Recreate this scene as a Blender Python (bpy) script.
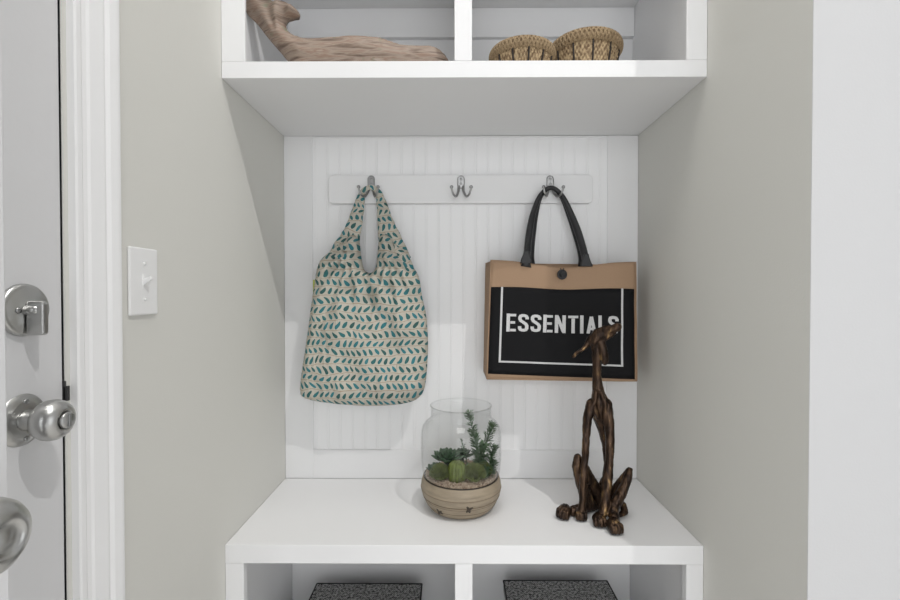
import bpy, math, random
from mathutils import Vector, Matrix, noise
from mathutils.geometry import delaunay_2d_cdt
S = bpy.context.scene
for o in list(bpy.data.objects): bpy.data.objects.remove(o)
COL = S.collection
PI = math.pi

# ------------------------------------------------------------------ camera
CAM = Vector((0.5253, -1.4069, 1.0775))
F = 452.0
ROT = Matrix.Rotation(0.0060, 3, 'Z') @ Matrix.Rotation(-0.0134, 3, 'X') @ Matrix.Rotation(0.0005, 3, 'Y')
cd = bpy.data.cameras.new('camera'); cam = bpy.data.objects.new('camera', cd); COL.objects.link(cam)
cd.sensor_width = 36; cd.sensor_fit = 'HORIZONTAL'; cd.lens = F * 36 / 900; cd.clip_start = 0.02
cam.matrix_world = Matrix.Translation(CAM) @ (ROT @ Matrix.Rotation(PI / 2, 3, 'X')).to_4x4()
S.camera = cam
# ------------------------------------------------------------------ world, lights, exposure
w = bpy.data.worlds.new('world'); S.world = w; w.use_nodes = True
w.node_tree.nodes['Background'].inputs[0].default_value = (0.95, 0.97, 1.0, 1)
w.node_tree.nodes['Background'].inputs[1].default_value = 0.5
def light(name, kind, loc, energy, rot=(0, 0, 0), **k):
    l = bpy.data.lights.new(name, kind); l.energy = energy
    for a, b in k.items(): setattr(l, a, b)
    o = bpy.data.objects.new(name, l); COL.objects.link(o); o.location = loc; o.rotation_euler = rot
    return o
light('ceiling_lamp', 'SPOT', (1.78, -1.94, 3.97), 150, rot=(Vector((1.78, -1.94, 3.97)) - Vector((.35, -.45, 1.1))).to_track_quat('Z', 'Y').to_euler(), shadow_soft_size=0.012, spot_size=math.radians(62), spot_blend=.4, color=(1, .985, .96))
light('fill_left', 'AREA', (-1.5, -3.0, 1.15), 6, rot=(PI / 2, 0, math.radians(-48)), shape='RECTANGLE', size=1.9, size_y=2.1, color=(.96, .98, 1))  # added fill from the left rear, lifts the right wall
light('fill_right', 'AREA', (3.1, -2.3, 1.15), 17, rot=(PI / 2, 0, math.radians(62)), shape='RECTANGLE', size=2.0, size_y=2.1, color=(.96, .98, 1))  # added soft fill from the right rear for the left wall
light('fill_rear', 'AREA', (0.6, -3.65, 1.6), 30, rot=(PI / 2, 0, 0), shape='RECTANGLE', size=2.6, size_y=1.3, color=(.96, .98, 1))  # added frontal fill behind the camera, carries light into the niche
light('fill_overhead', 'AREA', (0.45, -1.35, 4.12), 32, rot=(0, 0, 0), shape='SQUARE', size=1.2, color=(1, .985, .965))  # added overhead fill that brightens the bench and side walls
light('fill_low', 'AREA', (0.6, -3.00, .45), 13, rot=(PI / 2, 0, 0), shape='RECTANGLE', size=2.6, size_y=.85, color=(.96, .98, 1))  # added low fill, reaches the cabinet underside from below
S.view_settings.view_transform = 'Standard'; S.view_settings.look = 'None'
S.view_settings.gamma = 1; S.view_settings.use_curve_mapping = False
S.view_settings.exposure = 0.0

# ------------------------------------------------------------------ helpers
def ray(px, py):
    return ROT @ Vector(((px - 450) / F, 1, -(py - 300) / F))
def at(px, py, Y):
    d = ray(px, py); return CAM + d * ((Y - CAM.y) / d.y)
def atx(px, py, X):
    d = ray(px, py); return CAM + d * ((X - CAM.x) / d.x)
def atz(px, py, Z):
    d = ray(px, py); return CAM + d * ((Z - CAM.z) / d.z)

def mat(name, col, rough=.5, metal=0, bump=0, bscale=200, var=0, vscale=8, spec=.5, stretch=None):
    m = bpy.data.materials.new(name); m.use_nodes = True
    nt = m.node_tree; b = nt.nodes['Principled BSDF']
    b.inputs['Base Color'].default_value = (*col, 1); b.inputs['Roughness'].default_value = rough
    b.inputs['Metallic'].default_value = metal; b.inputs['Specular IOR Level'].default_value = spec
    tc = nt.nodes.new('ShaderNodeTexCoord'); src = tc.outputs['Object']
    if stretch:
        mp = nt.nodes.new('ShaderNodeMapping'); mp.inputs['Scale'].default_value = stretch
        nt.links.new(src, mp.inputs[0]); src = mp.outputs[0]
    if var:
        n = nt.nodes.new('ShaderNodeTexNoise'); n.inputs['Scale'].default_value = vscale; n.inputs['Detail'].default_value = 6
        nt.links.new(src, n.inputs['Vector'])
        r = nt.nodes.new('ShaderNodeValToRGB')
        r.color_ramp.elements[0].position = .3; r.color_ramp.elements[1].position = .7
        r.color_ramp.elements[0].color = (*[c * (1 - var) for c in col], 1)
        r.color_ramp.elements[1].color = (*[min(1, c * (1 + var)) for c in col], 1)
        nt.links.new(n.outputs['Fac'], r.inputs[0]); nt.links.new(r.outputs[0], b.inputs['Base Color'])
    if bump:
        n = nt.nodes.new('ShaderNodeTexNoise'); n.inputs['Scale'].default_value = bscale; n.inputs['Detail'].default_value = 4
        nt.links.new(src, n.inputs['Vector'])
        bp = nt.nodes.new('ShaderNodeBump'); bp.inputs['Strength'].default_value = bump; bp.inputs['Distance'].default_value = .002
        nt.links.new(n.outputs['Fac'], bp.inputs['Height']); nt.links.new(bp.outputs[0], b.inputs['Normal'])
    return m

M = {}
M['wall'] = mat('greige_wall_paint', (.68, .674, .636), .75, bump=.12, bscale=260, spec=.25)
M['white'] = mat('white_paint', (.88, .88, .885), .45, bump=.03, bscale=90, spec=.4)
M['cabinet'] = mat('cabinet_paint', (.81, .81, .815), .45, bump=.03, bscale=90, spec=.35)
M['white_wall'] = mat('white_wall_paint', (.55, .55, .555), .6, bump=.08, bscale=260, spec=.3)
M['door'] = mat('door_paint', (.70, .70, .71), .4, bump=.06, bscale=120, spec=.35)
M['ceil'] = mat('ceiling_paint', (.82, .82, .82), .9)
M['floor'] = mat('floor_wood', (.76, .74, .71), .5, var=.2, vscale=3, stretch=(1, 9, 1))
M['plastic'] = mat('switch_plastic', (.84, .84, .84), .3)
M['nickel'] = mat('satin_nickel', (.50, .50, .49), .30, 1, bump=.04, bscale=300)
M['steel'] = mat('polished_steel', (.36, .36, .36), .30, 1)
M['darkmetal'] = mat('dark_metal', (.06, .06, .06), .4, .6)
M['black'] = mat('black_webbing', (.018, .018, .02), .45, bump=.4, bscale=700)
M['print'] = mat('black_print', (.011, .011, .012), .7, bump=.3, bscale=900, spec=.12)
M['ink'] = mat('white_ink', (.62, .62, .62), .6, bump=.4, bscale=900, var=.12, vscale=500)
M['stone'] = mat('stoneware', (.30, .245, .175), .55, bump=.15, bscale=120, var=.12, vscale=30, stretch=(1, 1, 4))
M['stonedark'] = mat('stoneware_mark', (.045, .032, .02), .6)
M['linetan'] = mat('groove_shade_brown', (.17, .125, .08), .7)
M['liner'] = mat('dark_rim', (.03, .022, .016), .6)
M['succ'] = mat('succulent_green', (.035, .075, .035), .45, var=.4, vscale=60)
M['cactus'] = mat('cactus_green', (.10, .13, .022), .5, var=.3, vscale=80)
M['moss'] = mat('moss_green', (.13, .16, .045), .7, var=.4, vscale=120)
M['sprig'] = mat('sprig_green', (.085, .15, .075), .55, var=.5, vscale=90)
M['stem'] = mat('stem_brown', (.08, .06, .035), .7)
M['tag'] = mat('tag_green', (.42, .48, .06), .6)

def stud(m):
    return m, m.node_tree, m.node_tree.nodes['Principled BSDF']
def wood_mat():
    m, nt, b = stud(mat('carved_driftwood', (.4, .3, .22), .6))
    tc = nt.nodes.new('ShaderNodeTexCoord'); mp = nt.nodes.new('ShaderNodeMapping'); mp.inputs['Scale'].default_value = (8, 60, 1)
    nt.links.new(tc.outputs['UV'], mp.inputs[0])
    n = nt.nodes.new('ShaderNodeTexNoise'); n.inputs['Scale'].default_value = 1.6; n.inputs['Detail'].default_value = 9; n.inputs['Distortion'].default_value = .35
    nt.links.new(mp.outputs[0], n.inputs['Vector'])
    r = nt.nodes.new('ShaderNodeValToRGB'); e = r.color_ramp.elements
    e[0].position = .28; e[0].color = (.075, .050, .037, 1); e[1].position = .72; e[1].color = (.40, .345, .29, 1)
    for p, c in ((.40, (.20, .14, .105, 1)), (.50, (.31, .245, .195, 1)), (.58, (.25, .165, .12, 1))):
        x = e.new(p); x.color = c
    nt.links.new(n.outputs['Fac'], r.inputs[0])
    n2 = nt.nodes.new('ShaderNodeTexNoise'); n2.inputs['Scale'].default_value = 22; nt.links.new(tc.outputs['Object'], n2.inputs['Vector'])
    r2 = nt.nodes.new('ShaderNodeValToRGB'); r2.color_ramp.elements[0].position = .62; r2.color_ramp.elements[1].position = .76
    nt.links.new(n2.outputs['Fac'], r2.inputs[0])
    mx = nt.nodes.new('ShaderNodeMixRGB'); mx.inputs[2].default_value = (.13, .17, .10, 1)
    nt.links.new(r2.outputs[0], mx.inputs[0]); nt.links.new(r.outputs[0], mx.inputs[1]); nt.links.new(mx.outputs[0], b.inputs['Base Color'])
    bp = nt.nodes.new('ShaderNodeBump'); bp.inputs['Strength'].default_value = .5; bp.inputs['Distance'].default_value = .003
    nt.links.new(n.outputs['Fac'], bp.inputs['Height']); nt.links.new(bp.outputs[0], b.inputs['Normal'])
    return m
M['wood'] = wood_mat()
def bronze_mat():
    m, nt, b = stud(mat('aged_bronze', (.05, .03, .02), .38, .75, spec=.5))
    tc = nt.nodes.new('ShaderNodeTexCoord'); n = nt.nodes.new('ShaderNodeTexNoise'); n.inputs['Scale'].default_value = 38; n.inputs['Detail'].default_value = 8
    mp = nt.nodes.new('ShaderNodeMapping'); mp.inputs['Scale'].default_value = (2, 2, .55)
    nt.links.new(tc.outputs['Object'], mp.inputs[0]); nt.links.new(mp.outputs[0], n.inputs['Vector'])
    r = nt.nodes.new('ShaderNodeValToRGB'); e = r.color_ramp.elements
    e[0].position = .40; e[0].color = (.022, .013, .009, 1); e[1].position = .74; e[1].color = (.36, .23, .10, 1)
    x = e.new(.6); x.color = (.085, .05, .03, 1)
    nt.links.new(n.outputs['Fac'], r.inputs[0]); nt.links.new(r.outputs[0], b.inputs['Base Color'])
    bp = nt.nodes.new('ShaderNodeBump'); bp.inputs['Strength'].default_value = .7; bp.inputs['Distance'].default_value = .003
    nt.links.new(n.outputs['Fac'], bp.inputs['Height']); nt.links.new(bp.outputs[0], b.inputs['Normal'])
    return m
M['bronze'] = bronze_mat()
def weave_mat(name, c1, c2, sx, sy, rough=.75, bump=.6, noise_amt=.5):
    m, nt, b = stud(mat(name, c1, rough))
    tc = nt.nodes.new('ShaderNodeTexCoord'); sp = nt.nodes.new('ShaderNodeSeparateXYZ'); nt.links.new(tc.outputs['UV'], sp.inputs[0])
    def mth(op, a, bb=None, **k):
        n = nt.nodes.new('ShaderNodeMath'); n.operation = op
        for i, v in enumerate((a, bb)):
            if v is None: continue
            if isinstance(v, (int, float)): n.inputs[i].default_value = v
            else: nt.links.new(v, n.inputs[i])
        return n.outputs[0]
    u = mth('MULTIPLY', sp.outputs[0], sx * 2 * PI); v = mth('MULTIPLY', sp.outputs[1], sy * 2 * PI)
    p = mth('MULTIPLY', mth('SINE', u), mth('SINE', v))
    nn = nt.nodes.new('ShaderNodeTexNoise'); nn.inputs['Scale'].default_value = sx * .9; nn.inputs['Detail'].default_value = 3; nt.links.new(tc.outputs['UV'], nn.inputs['Vector'])
    q = mth('ADD', mth('MULTIPLY', p, .5 * (1 - noise_amt)), mth('ADD', mth('MULTIPLY', mth('SUBTRACT', nn.outputs['Fac'], .5), 3 * noise_amt), .5))
    r = nt.nodes.new('ShaderNodeValToRGB'); r.color_ramp.elements[0].position = .25; r.color_ramp.elements[1].position = .75
    r.color_ramp.elements[0].color = (*c1, 1); r.color_ramp.elements[1].color = (*c2, 1)
    nt.links.new(q, r.inputs[0]); nt.links.new(r.outputs[0], b.inputs['Base Color'])
    bp = nt.nodes.new('ShaderNodeBump'); bp.inputs['Strength'].default_value = bump; bp.inputs['Distance'].default_value = .001
    nt.links.new(q, bp.inputs['Height']); nt.links.new(bp.outputs[0], b.inputs['Normal'])
    return m
M['jute'] = weave_mat('jute_cloth', (.34, .215, .13), (.44, .295, .19), 420, 420, noise_amt=.3)
M['binweave'] = weave_mat('black_white_weave', (.010, .010, .011), (.42, .42, .41), 170, 140, noise_amt=.6)
M['rush'] = weave_mat('woven_rush', (.16, .10, .05), (.50, .37, .215), 90, 60, noise_amt=.55)
M['rushdark'] = mat('dark_cord', (.02, .013, .01), .6)

def leaf_mat():
    m, nt, b = stud(mat('leaf_print_cotton', (.5, .45, .36), .85, spec=.2))
    L = nt.links
    def mth(op, a, bb=None, c=None):
        n = nt.nodes.new('ShaderNodeMath'); n.operation = op
        for i, v in enumerate((a, bb, c)):
            if v is None: continue
            if isinstance(v, (int, float)): n.inputs[i].default_value = v
            else: L.new(v, n.inputs[i])
        return n.outputs[0]
    tc = nt.nodes.new('ShaderNodeTexCoord')
    n1 = nt.nodes.new('ShaderNodeTexNoise'); n1.inputs['Scale'].default_value = 16; L.new(tc.outputs['UV'], n1.inputs['Vector'])
    sb = nt.nodes.new('ShaderNodeVectorMath'); sb.operation = 'SUBTRACT'; sb.inputs[1].default_value = (.5, .5, .5); L.new(n1.outputs['Color'], sb.inputs[0])
    sc = nt.nodes.new('ShaderNodeVectorMath'); sc.operation = 'SCALE'; sc.inputs['Scale'].default_value = .026; L.new(sb.outputs[0], sc.inputs[0])
    ad = nt.nodes.new('ShaderNodeVectorMath'); ad.operation = 'ADD'; L.new(tc.outputs['UV'], ad.inputs[0]); L.new(sc.outputs[0], ad.inputs[1])
    sp = nt.nodes.new('ShaderNodeSeparateXYZ'); L.new(ad.outputs[0], sp.inputs[0])
    RH, CW = .0250, .0182
    v = mth('DIVIDE', sp.outputs[1], RH); row = mth('FLOOR', v)
    par = mth('MULTIPLY', mth('FLOORED_MODULO', row, 2), 1)
    sgn = mth('SUBTRACT', mth('MULTIPLY', par, 2), 1)
    u = mth('ADD', mth('DIVIDE', sp.outputs[0], CW), mth('MULTIPLY', row, .37))
    lu = mth('MULTIPLY', mth('SUBTRACT', mth('FRACT', u), .5), CW)
    lv = mth('MULTIPLY', mth('SUBTRACT', mth('FRACT', v), .5), RH)
    # rotate +-40 deg
    c, s = math.cos(math.radians(55)), math.sin(math.radians(55))
    lus = mth('MULTIPLY', lu, sgn)
    a = mth('ADD', mth('MULTIPLY', lus, c), mth('MULTIPLY', lv, s))
    bb_ = mth('SUBTRACT', mth('MULTIPLY', lv, c), mth('MULTIPLY', lus, s))
    # teardrop: half width depends on position along the leaf
    t = mth('DIVIDE', a, .0103)
    wv = mth('MULTIPLY', mth('SQRT', mth('MAXIMUM', mth('SUBTRACT', 1, mth('MULTIPLY', t, t)), 0)), mth('ADD', .0045, mth('MULTIPLY', t, -.0016)))
    msk = mth('GREATER_THAN', mth('SUBTRACT', wv, mth('ABSOLUTE', bb_)), .0002)
    # leaf colour jitter
    wn = nt.nodes.new('ShaderNodeTexWhiteNoise'); cb = nt.nodes.new('ShaderNodeCombineXYZ'); L.new(mth('FLOOR', u), cb.inputs[0]); L.new(row, cb.inputs[1]); L.new(cb.outputs[0], wn.inputs['Vector'])
    r = nt.nodes.new('ShaderNodeValToRGB'); r.color_ramp.elements[0].color = (.045, .11, .105, 1); r.color_ramp.elements[1].color = (.045, .20, .235, 1)
    e = r.color_ramp.elements.new(.4); e.color = (.045, .16, .165, 1); L.new(wn.outputs['Value'], r.inputs[0])
    mx = nt.nodes.new('ShaderNodeMixRGB'); mx.inputs[1].default_value = (.52, .49, .42, 1)
    # tan veins between the columns of leaves
    ln = mth('LESS_THAN', mth('ABSOLUTE', mth('ADD', lv, .0118)), .0010)
    mx0 = nt.nodes.new('ShaderNodeMixRGB'); mx0.inputs[1].default_value = (.52, .49, .42, 1); mx0.inputs[2].default_value = (.40, .32, .24, 1); L.new(ln, mx0.inputs[0])
    L.new(mx0.outputs[0], mx.inputs[1]); L.new(r.outputs[0], mx.inputs[2]); L.new(msk, mx.inputs[0]); L.new(mx.outputs[0], b.inputs['Base Color'])
    mp = nt.nodes.new('ShaderNodeMapping'); mp.inputs['Scale'].default_value = (34, 14, 1); L.new(tc.outputs['UV'], mp.inputs[0])
    n3 = nt.nodes.new('ShaderNodeTexNoise'); n3.inputs['Scale'].default_value = 1; n3.inputs['Detail'].default_value = 3; n3.inputs['Distortion'].default_value = .8; L.new(mp.outputs[0], n3.inputs['Vector'])
    bp = nt.nodes.new('ShaderNodeBump'); bp.inputs['Strength'].default_value = .9; bp.inputs['Distance'].default_value = .012
    L.new(n3.outputs['Fac'], bp.inputs['Height']); L.new(bp.outputs[0], b.inputs['Normal'])
    return m
M['leaf'] = leaf_mat()
def gravel_mat():
    m, nt, b = stud(mat('gravel', (.4, .3, .2), .8))
    tc = nt.nodes.new('ShaderNodeTexCoord'); v = nt.nodes.new('ShaderNodeTexVoronoi'); v.inputs['Scale'].default_value = 260; nt.links.new(tc.outputs['Object'], v.inputs['Vector'])
    r = nt.nodes.new('ShaderNodeValToRGB'); r.color_ramp.elements[0].color = (.20, .12, .08, 1); r.color_ramp.elements[1].color = (.62, .50, .38, 1)
    nt.links.new(v.outputs['Color'], r.inputs[0]); nt.links.new(r.outputs[0], b.inputs['Base Color'])
    bp = nt.nodes.new('ShaderNodeBump'); bp.inputs['Distance'].default_value = .003; bp.invert = True
    nt.links.new(v.outputs['Distance'], bp.inputs['Height']); nt.links.new(bp.outputs[0], b.inputs['Normal'])
    return m
M['gravel'] = gravel_mat()
def glass_mat():
    m = bpy.data.materials.new('clear_glass'); m.use_nodes = True; nt = m.node_tree; nt.nodes.clear()
    o = nt.nodes.new('ShaderNodeOutputMaterial'); t = nt.nodes.new('ShaderNodeBsdfTransparent'); t.inputs[0].default_value = (.982, .985, .984, 1)
    g = nt.nodes.new('ShaderNodeBsdfGlossy'); g.inputs['Roughness'].default_value = .02
    lw = nt.nodes.new('ShaderNodeLayerWeight'); lw.inputs['Blend'].default_value = .5
    pw = nt.nodes.new('ShaderNodeMath'); pw.operation = 'POWER'; pw.inputs[1].default_value = 4.2; nt.links.new(lw.outputs['Facing'], pw.inputs[0])
    ma = nt.nodes.new('ShaderNodeMath'); ma.operation = 'MULTIPLY_ADD'; ma.inputs[1].default_value = .5; ma.inputs[2].default_value = .018; nt.links.new(pw.outputs[0], ma.inputs[0])
    mx = nt.nodes.new('ShaderNodeMixShader'); nt.links.new(ma.outputs[0], mx.inputs[0]); nt.links.new(t.outputs[0], mx.inputs[1]); nt.links.new(g.outputs[0], mx.inputs[2]); nt.links.new(mx.outputs[0], o.inputs[0])
    return m
M['glass'] = glass_mat()

class MB:
    def __init__(s): s.v = []; s.f = []; s.uv = {}
    def add(s, vs, fs, uvs=None):
        n = len(s.v); s.v += [Vector(v) for v in vs]; s.f += [tuple(i + n for i in f) for f in fs]
        if uvs:
            for i, u in enumerate(uvs): s.uv[n + i] = u
        return s
    def box(s, x0, x1, y0, y1, z0, z1):
        return s.add([(x, y, z) for z in (z0, z1) for y in (y0, y1) for x in (x0, x1)],
                     [(0, 2, 3, 1), (4, 5, 7, 6), (0, 1, 5, 4), (2, 6, 7, 3), (0, 4, 6, 2), (1, 3, 7, 5)])
    def rings(s, rings, cap=True, closed=True, uvs=None):
        n = len(rings[0]); vs = [p for r in rings for p in r]; fs = []
        for i in range(len(rings) - 1):
            for j in range(n if closed else n - 1):
                k = (j + 1) % n; fs.append((i * n + j, i * n + k, (i + 1) * n + k, (i + 1) * n + j))
        if cap: fs.append(tuple(range(n - 1, -1, -1))); fs.append(tuple((len(rings) - 1) * n + j for j in range(n)))
        return s.add(vs, fs, uvs)
    def tube(s, path, rad, seg=10, flat=1.0, up=None, metric_uv=False):
        path = [Vector(p) for p in path]
        if not isinstance(rad, (list, tuple)): rad = [rad] * len(path)
        R = []; prev = None; U = []; L = 0
        for i, p in enumerate(path):
            t = (path[min(i + 1, len(path) - 1)] - path[max(i - 1, 0)]).normalized()
            if up is not None: a = t.cross(Vector(up)).normalized()
            else:
                if prev is None: prev = t.orthogonal()
                a = (prev - t * prev.dot(t)).normalized(); prev = a
            b = t.cross(a).normalized()
            if i: L += (p - path[i - 1]).length
            ring = []
            for j in range(seg):
                th = 2 * PI * j / seg
                ring.append(p + a * (rad[i] * math.cos(th)) + b * (rad[i] * flat * math.sin(th)))
                U.append((rad[i] * math.cos(th) * 1.1 if metric_uv else j / seg, L))
            R.append(ring)
        return s.rings(R, uvs=U)
    def lathe(s, prof, c=(0, 0, 0), seg=48, axis='Z', fn=None, closed=False):
        # profile of (radius, height); closed=True joins the profile's ends
        R = []; U = []
        for i, (r, h) in enumerate(prof):
            ring = []
            for j in range(seg):
                th = 2 * PI * j / seg; rr = r + (fn(th, h, i) if fn else 0)
                p = (rr * math.cos(th), rr * math.sin(th), h)
                if axis == 'X': p = (h, rr * math.cos(th), rr * math.sin(th))
                ring.append(Vector(p) + Vector(c)); U.append((th * .1, h))
            R.append(ring)
        if closed: R.append(R[0]); U += U[:seg]
        return s.rings(R, cap=not closed, uvs=U)
    def ell(s, c, r, rot=None, seg=16, rings=10):
        c = Vector(c); vs = []; fs = []
        if isinstance(r, (int, float)): r = (r, r, r)
        for i in range(1, rings):
            ph = PI * i / rings
            for j in range(seg):
                th = 2 * PI * j / seg
                p = Vector((r[0] * math.sin(ph) * math.cos(th), r[1] * math.sin(ph) * math.sin(th), r[2] * math.cos(ph)))
                if rot: p = rot @ p
                vs.append(c + p)
        a = Vector((0, 0, r[2])); 
        if rot: a = rot @ a
        vs += [c + a, c - a]; T = len(vs) - 2
        for i in range(rings - 2):
            for j in range(seg):
                k = (j + 1) % seg; fs.append((i * seg + j, (i + 1) * seg + j, (i + 1) * seg + k, i * seg + k))
        for j in range(seg):
            k = (j + 1) % seg; fs.append((T, j, k)); fs.append((T + 1, (rings - 2) * seg + k, (rings - 2) * seg + j))
        return s.add(vs, fs)
    def caps(s, pts):
        # chain of (point, radius): tapered capsule pieces, meant to be remeshed
        for (a, ra), (b, rb) in zip(pts, pts[1:]): s.tube([a, b], [ra, rb], seg=14)
        for p, r in pts: s.ell(p, r, seg=14, rings=10)
        return s
    def build(s, name, m, parent=None, smooth=False, bevel=0, loc=None, sub=0):
        me = bpy.data.meshes.new(name)
        org = Vector(loc) if loc is not None else Vector((0, 0, 0))
        me.from_pydata([v - org for v in s.v], [], s.f)
        if s.uv:
            ul = me.uv_layers.new(name='UVMap')
            for l in me.loops: ul.data[l.index].uv = s.uv.get(l.vertex_index, (0, 0))
        me.validate(); me.update()
        o = bpy.data.objects.new(name, me); COL.objects.link(o); o.location = org
        if parent is not None:
            base = Vector((0, 0, 0)); q = parent
            while q is not None: base += Vector(q.location); q = q.parent
            o.parent = parent; o.location = org - base
        me.materials.append(m)
        if bevel:
            b = o.modifiers.new('bevel', 'BEVEL'); b.width = bevel; b.segments = 2; b.limit_method = 'ANGLE'
        if sub:
            b = o.modifiers.new('sub', 'SUBSURF'); b.levels = sub; b.render_levels = sub
        if smooth:
            for p in me.polygons: p.use_smooth = True
        return o
def bake(o):
    dg = bpy.context.evaluated_depsgraph_get(); dg.update()
    me = bpy.data.meshes.new_from_object(o.evaluated_get(dg)); o.modifiers.clear(); o.data = me
def remesh(o, voxel, smooth=4):
    r = o.modifiers.new('r', 'REMESH'); r.mode = 'VOXEL'; r.voxel_size = voxel
    q = o.modifiers.new('s', 'SMOOTH'); q.iterations = smooth; q.factor = .5
    bpy.context.view_layer.update(); bake(o)
    for p in o.data.polygons: p.use_smooth = True
    return o
def tag(o, label, cat, group=None):
    o['label'] = label; o['category'] = cat
    if group: o['group'] = group
    return o
def thing(name, label, cat, loc, group=None):
    o = bpy.data.objects.new(name, None); COL.objects.link(o); o.location = loc; o.empty_display_size = .05
    return tag(o, label, cat, group)
def struct(o): o['kind'] = 'structure'; return o

def catmull(pts, n=6, closed=False):
    pts = [Vector(p) for p in pts]; N = len(pts); out = []
    for i in range(N if closed else N - 1):
        g = lambda k: pts[k % N] if closed else pts[max(0, min(N - 1, k))]
        p0, p1, p2, p3 = g(i - 1), g(i), g(i + 1), g(i + 2)
        for j in range(n):
            t = j / n
            out.append(.5 * ((2 * p1) + (p2 - p0) * t + (2 * p0 - 5 * p1 + 4 * p2 - p3) * t * t + (3 * p1 - p0 - 3 * p2 + p3) * t ** 3))
    if not closed: out.append(pts[-1])
    return out
def seglen(p, a, b):
    d = b - a; t = max(0, min(1, (p - a).dot(d) / max(d.length_squared, 1e-12))); return (a + d * t - p).length
def inside(p, poly):
    c = False; j = len(poly) - 1
    for i in range(len(poly)):
        a, b = poly[i], poly[j]
        if (a.y > p.y) != (b.y > p.y) and p.x < (b.x - a.x) * (p.y - a.y) / (b.y - a.y) + a.x: c = not c
        j = i
    return c
def inflate(mb, outline, step, thick, R, Y, edge=.0, fn=None, back=1.0):
    """closed solid from an x-z outline: its thickness swells from the rim over distance R; fn(x,z,d) shapes the front"""
    poly = [Vector((p[0], p[1])) for p in outline]
    xs = [p.x for p in poly]; zs = [p.y for p in poly]
    pts = list(poly); nb = len(poly); dist = [0] * nb
    z = min(zs) + step / 2; row = 0
    while z < max(zs):
        x = min(xs) + (step / 2 if row % 2 else 0)
        while x < max(xs):
            p = Vector((x, z))
            if inside(p, poly):
                d = min(seglen(p, poly[i - 1], poly[i]) for i in range(nb))
                if d > step * .45: pts.append(p); dist.append(d)
            x += step
        z += step * .87; row += 1
    r = delaunay_2d_cdt(pts, [(i, (i + 1) % nb) for i in range(nb)], [], 1, 1e-7)
    V, Fc, orig = r[0], r[2], r[3]
    dd = [dist[orig[i][0]] if orig[i] else 0 for i in range(len(V))]
    n = len(V); vs = []; uv = []
    for sgn in (-1, 1):
        for i, p in enumerate(V):
            q = max(0, min(1, dd[i] / R)); h = thick * math.sqrt(1 - (1 - q) ** 2) + edge
            yy = Y + (-h + (fn(p.x, p.y, dd[i]) if fn else 0) if sgn < 0 else h * back)
            if dd[i] <= 1e-9 and edge == 0: yy = Y
            vs.append((p.x, yy, p.y)); uv.append((p.x + (0 if sgn < 0 else .5), p.y))
    fs = [tuple(f) for f in Fc] + [tuple(n + i for i in reversed(f)) for f in Fc]
    # orientation of the rim loop
    def idx(k):
        for i, o in enumerate(orig):
            if k in o: return i
    bi = [idx(k) for k in range(nb)]
    for k in range(nb):
        a, b = bi[k], bi[(k + 1) % nb]
        if a != b: fs.append((a, b, n + b, n + a))
    mb.add(vs, fs, uv); return mb
def fixnormals(o):
    import bmesh
    bm = bmesh.new(); bm.from_mesh(o.data); bmesh.ops.remove_doubles(bm, verts=bm.verts, dist=1e-6)
    bmesh.ops.recalc_face_normals(bm, faces=bm.faces); bm.to_mesh(o.data); bm.free(); return o

# ------------------------------------------------------------------ room shell
W, D = 1.10, 0.3766
CH = 4.2
YC = atx(810, 300, W).y          # where the right wall ends
DY1 = atx(64.2, 300, 0).y; DY0 = DY1 - .818   # door opening along the left wall
struct(MB().box(-2.2, 3.4, -3.8, .13, -.06, 0).build('floor', M['floor']))
struct(MB().box(-2.2, 3.4, -3.8, .13, CH, CH + .06).build('ceiling', M['ceil']))
struct(MB().box(-.12, 0, DY1, .012, 0, CH).box(-.12, 0, DY0, DY1, 2.06, CH).box(-.12, 0, DY0 - .16, DY0, 0, CH).box(-2.1, -.12, DY0 - .16, DY0 - .04, 0, CH).build('wall_left', M['wall']))
struct(MB().box(-.12, W + .12, .012, .13, 0, CH).build('wall_back', M['wall']))
struct(MB().box(W, W + .02, YC + .0005, .012, 0, CH).build('wall_right', M['wall']))
struct(MB().box(W + .0002, 3.3, YC - .0008, YC + .0004, 0, CH).box(W + .0205, 3.3, YC + .0004, YC + .03, 0, CH).build('wall_front', M['white_wall']))
struct(MB().box(3.3, 3.4, -3.7, YC, 0, CH).build('wall_far', M['white_wall']))
struct(MB().box(-2.2, -2.1, -3.7, DY0 - .04, 0, CH).build('wall_side', M['white_wall']))
struct(MB().box(-2.1, 3.3, -3.8, -3.7, 0, CH).build('wall_rear', M['white_wall']))

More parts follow.
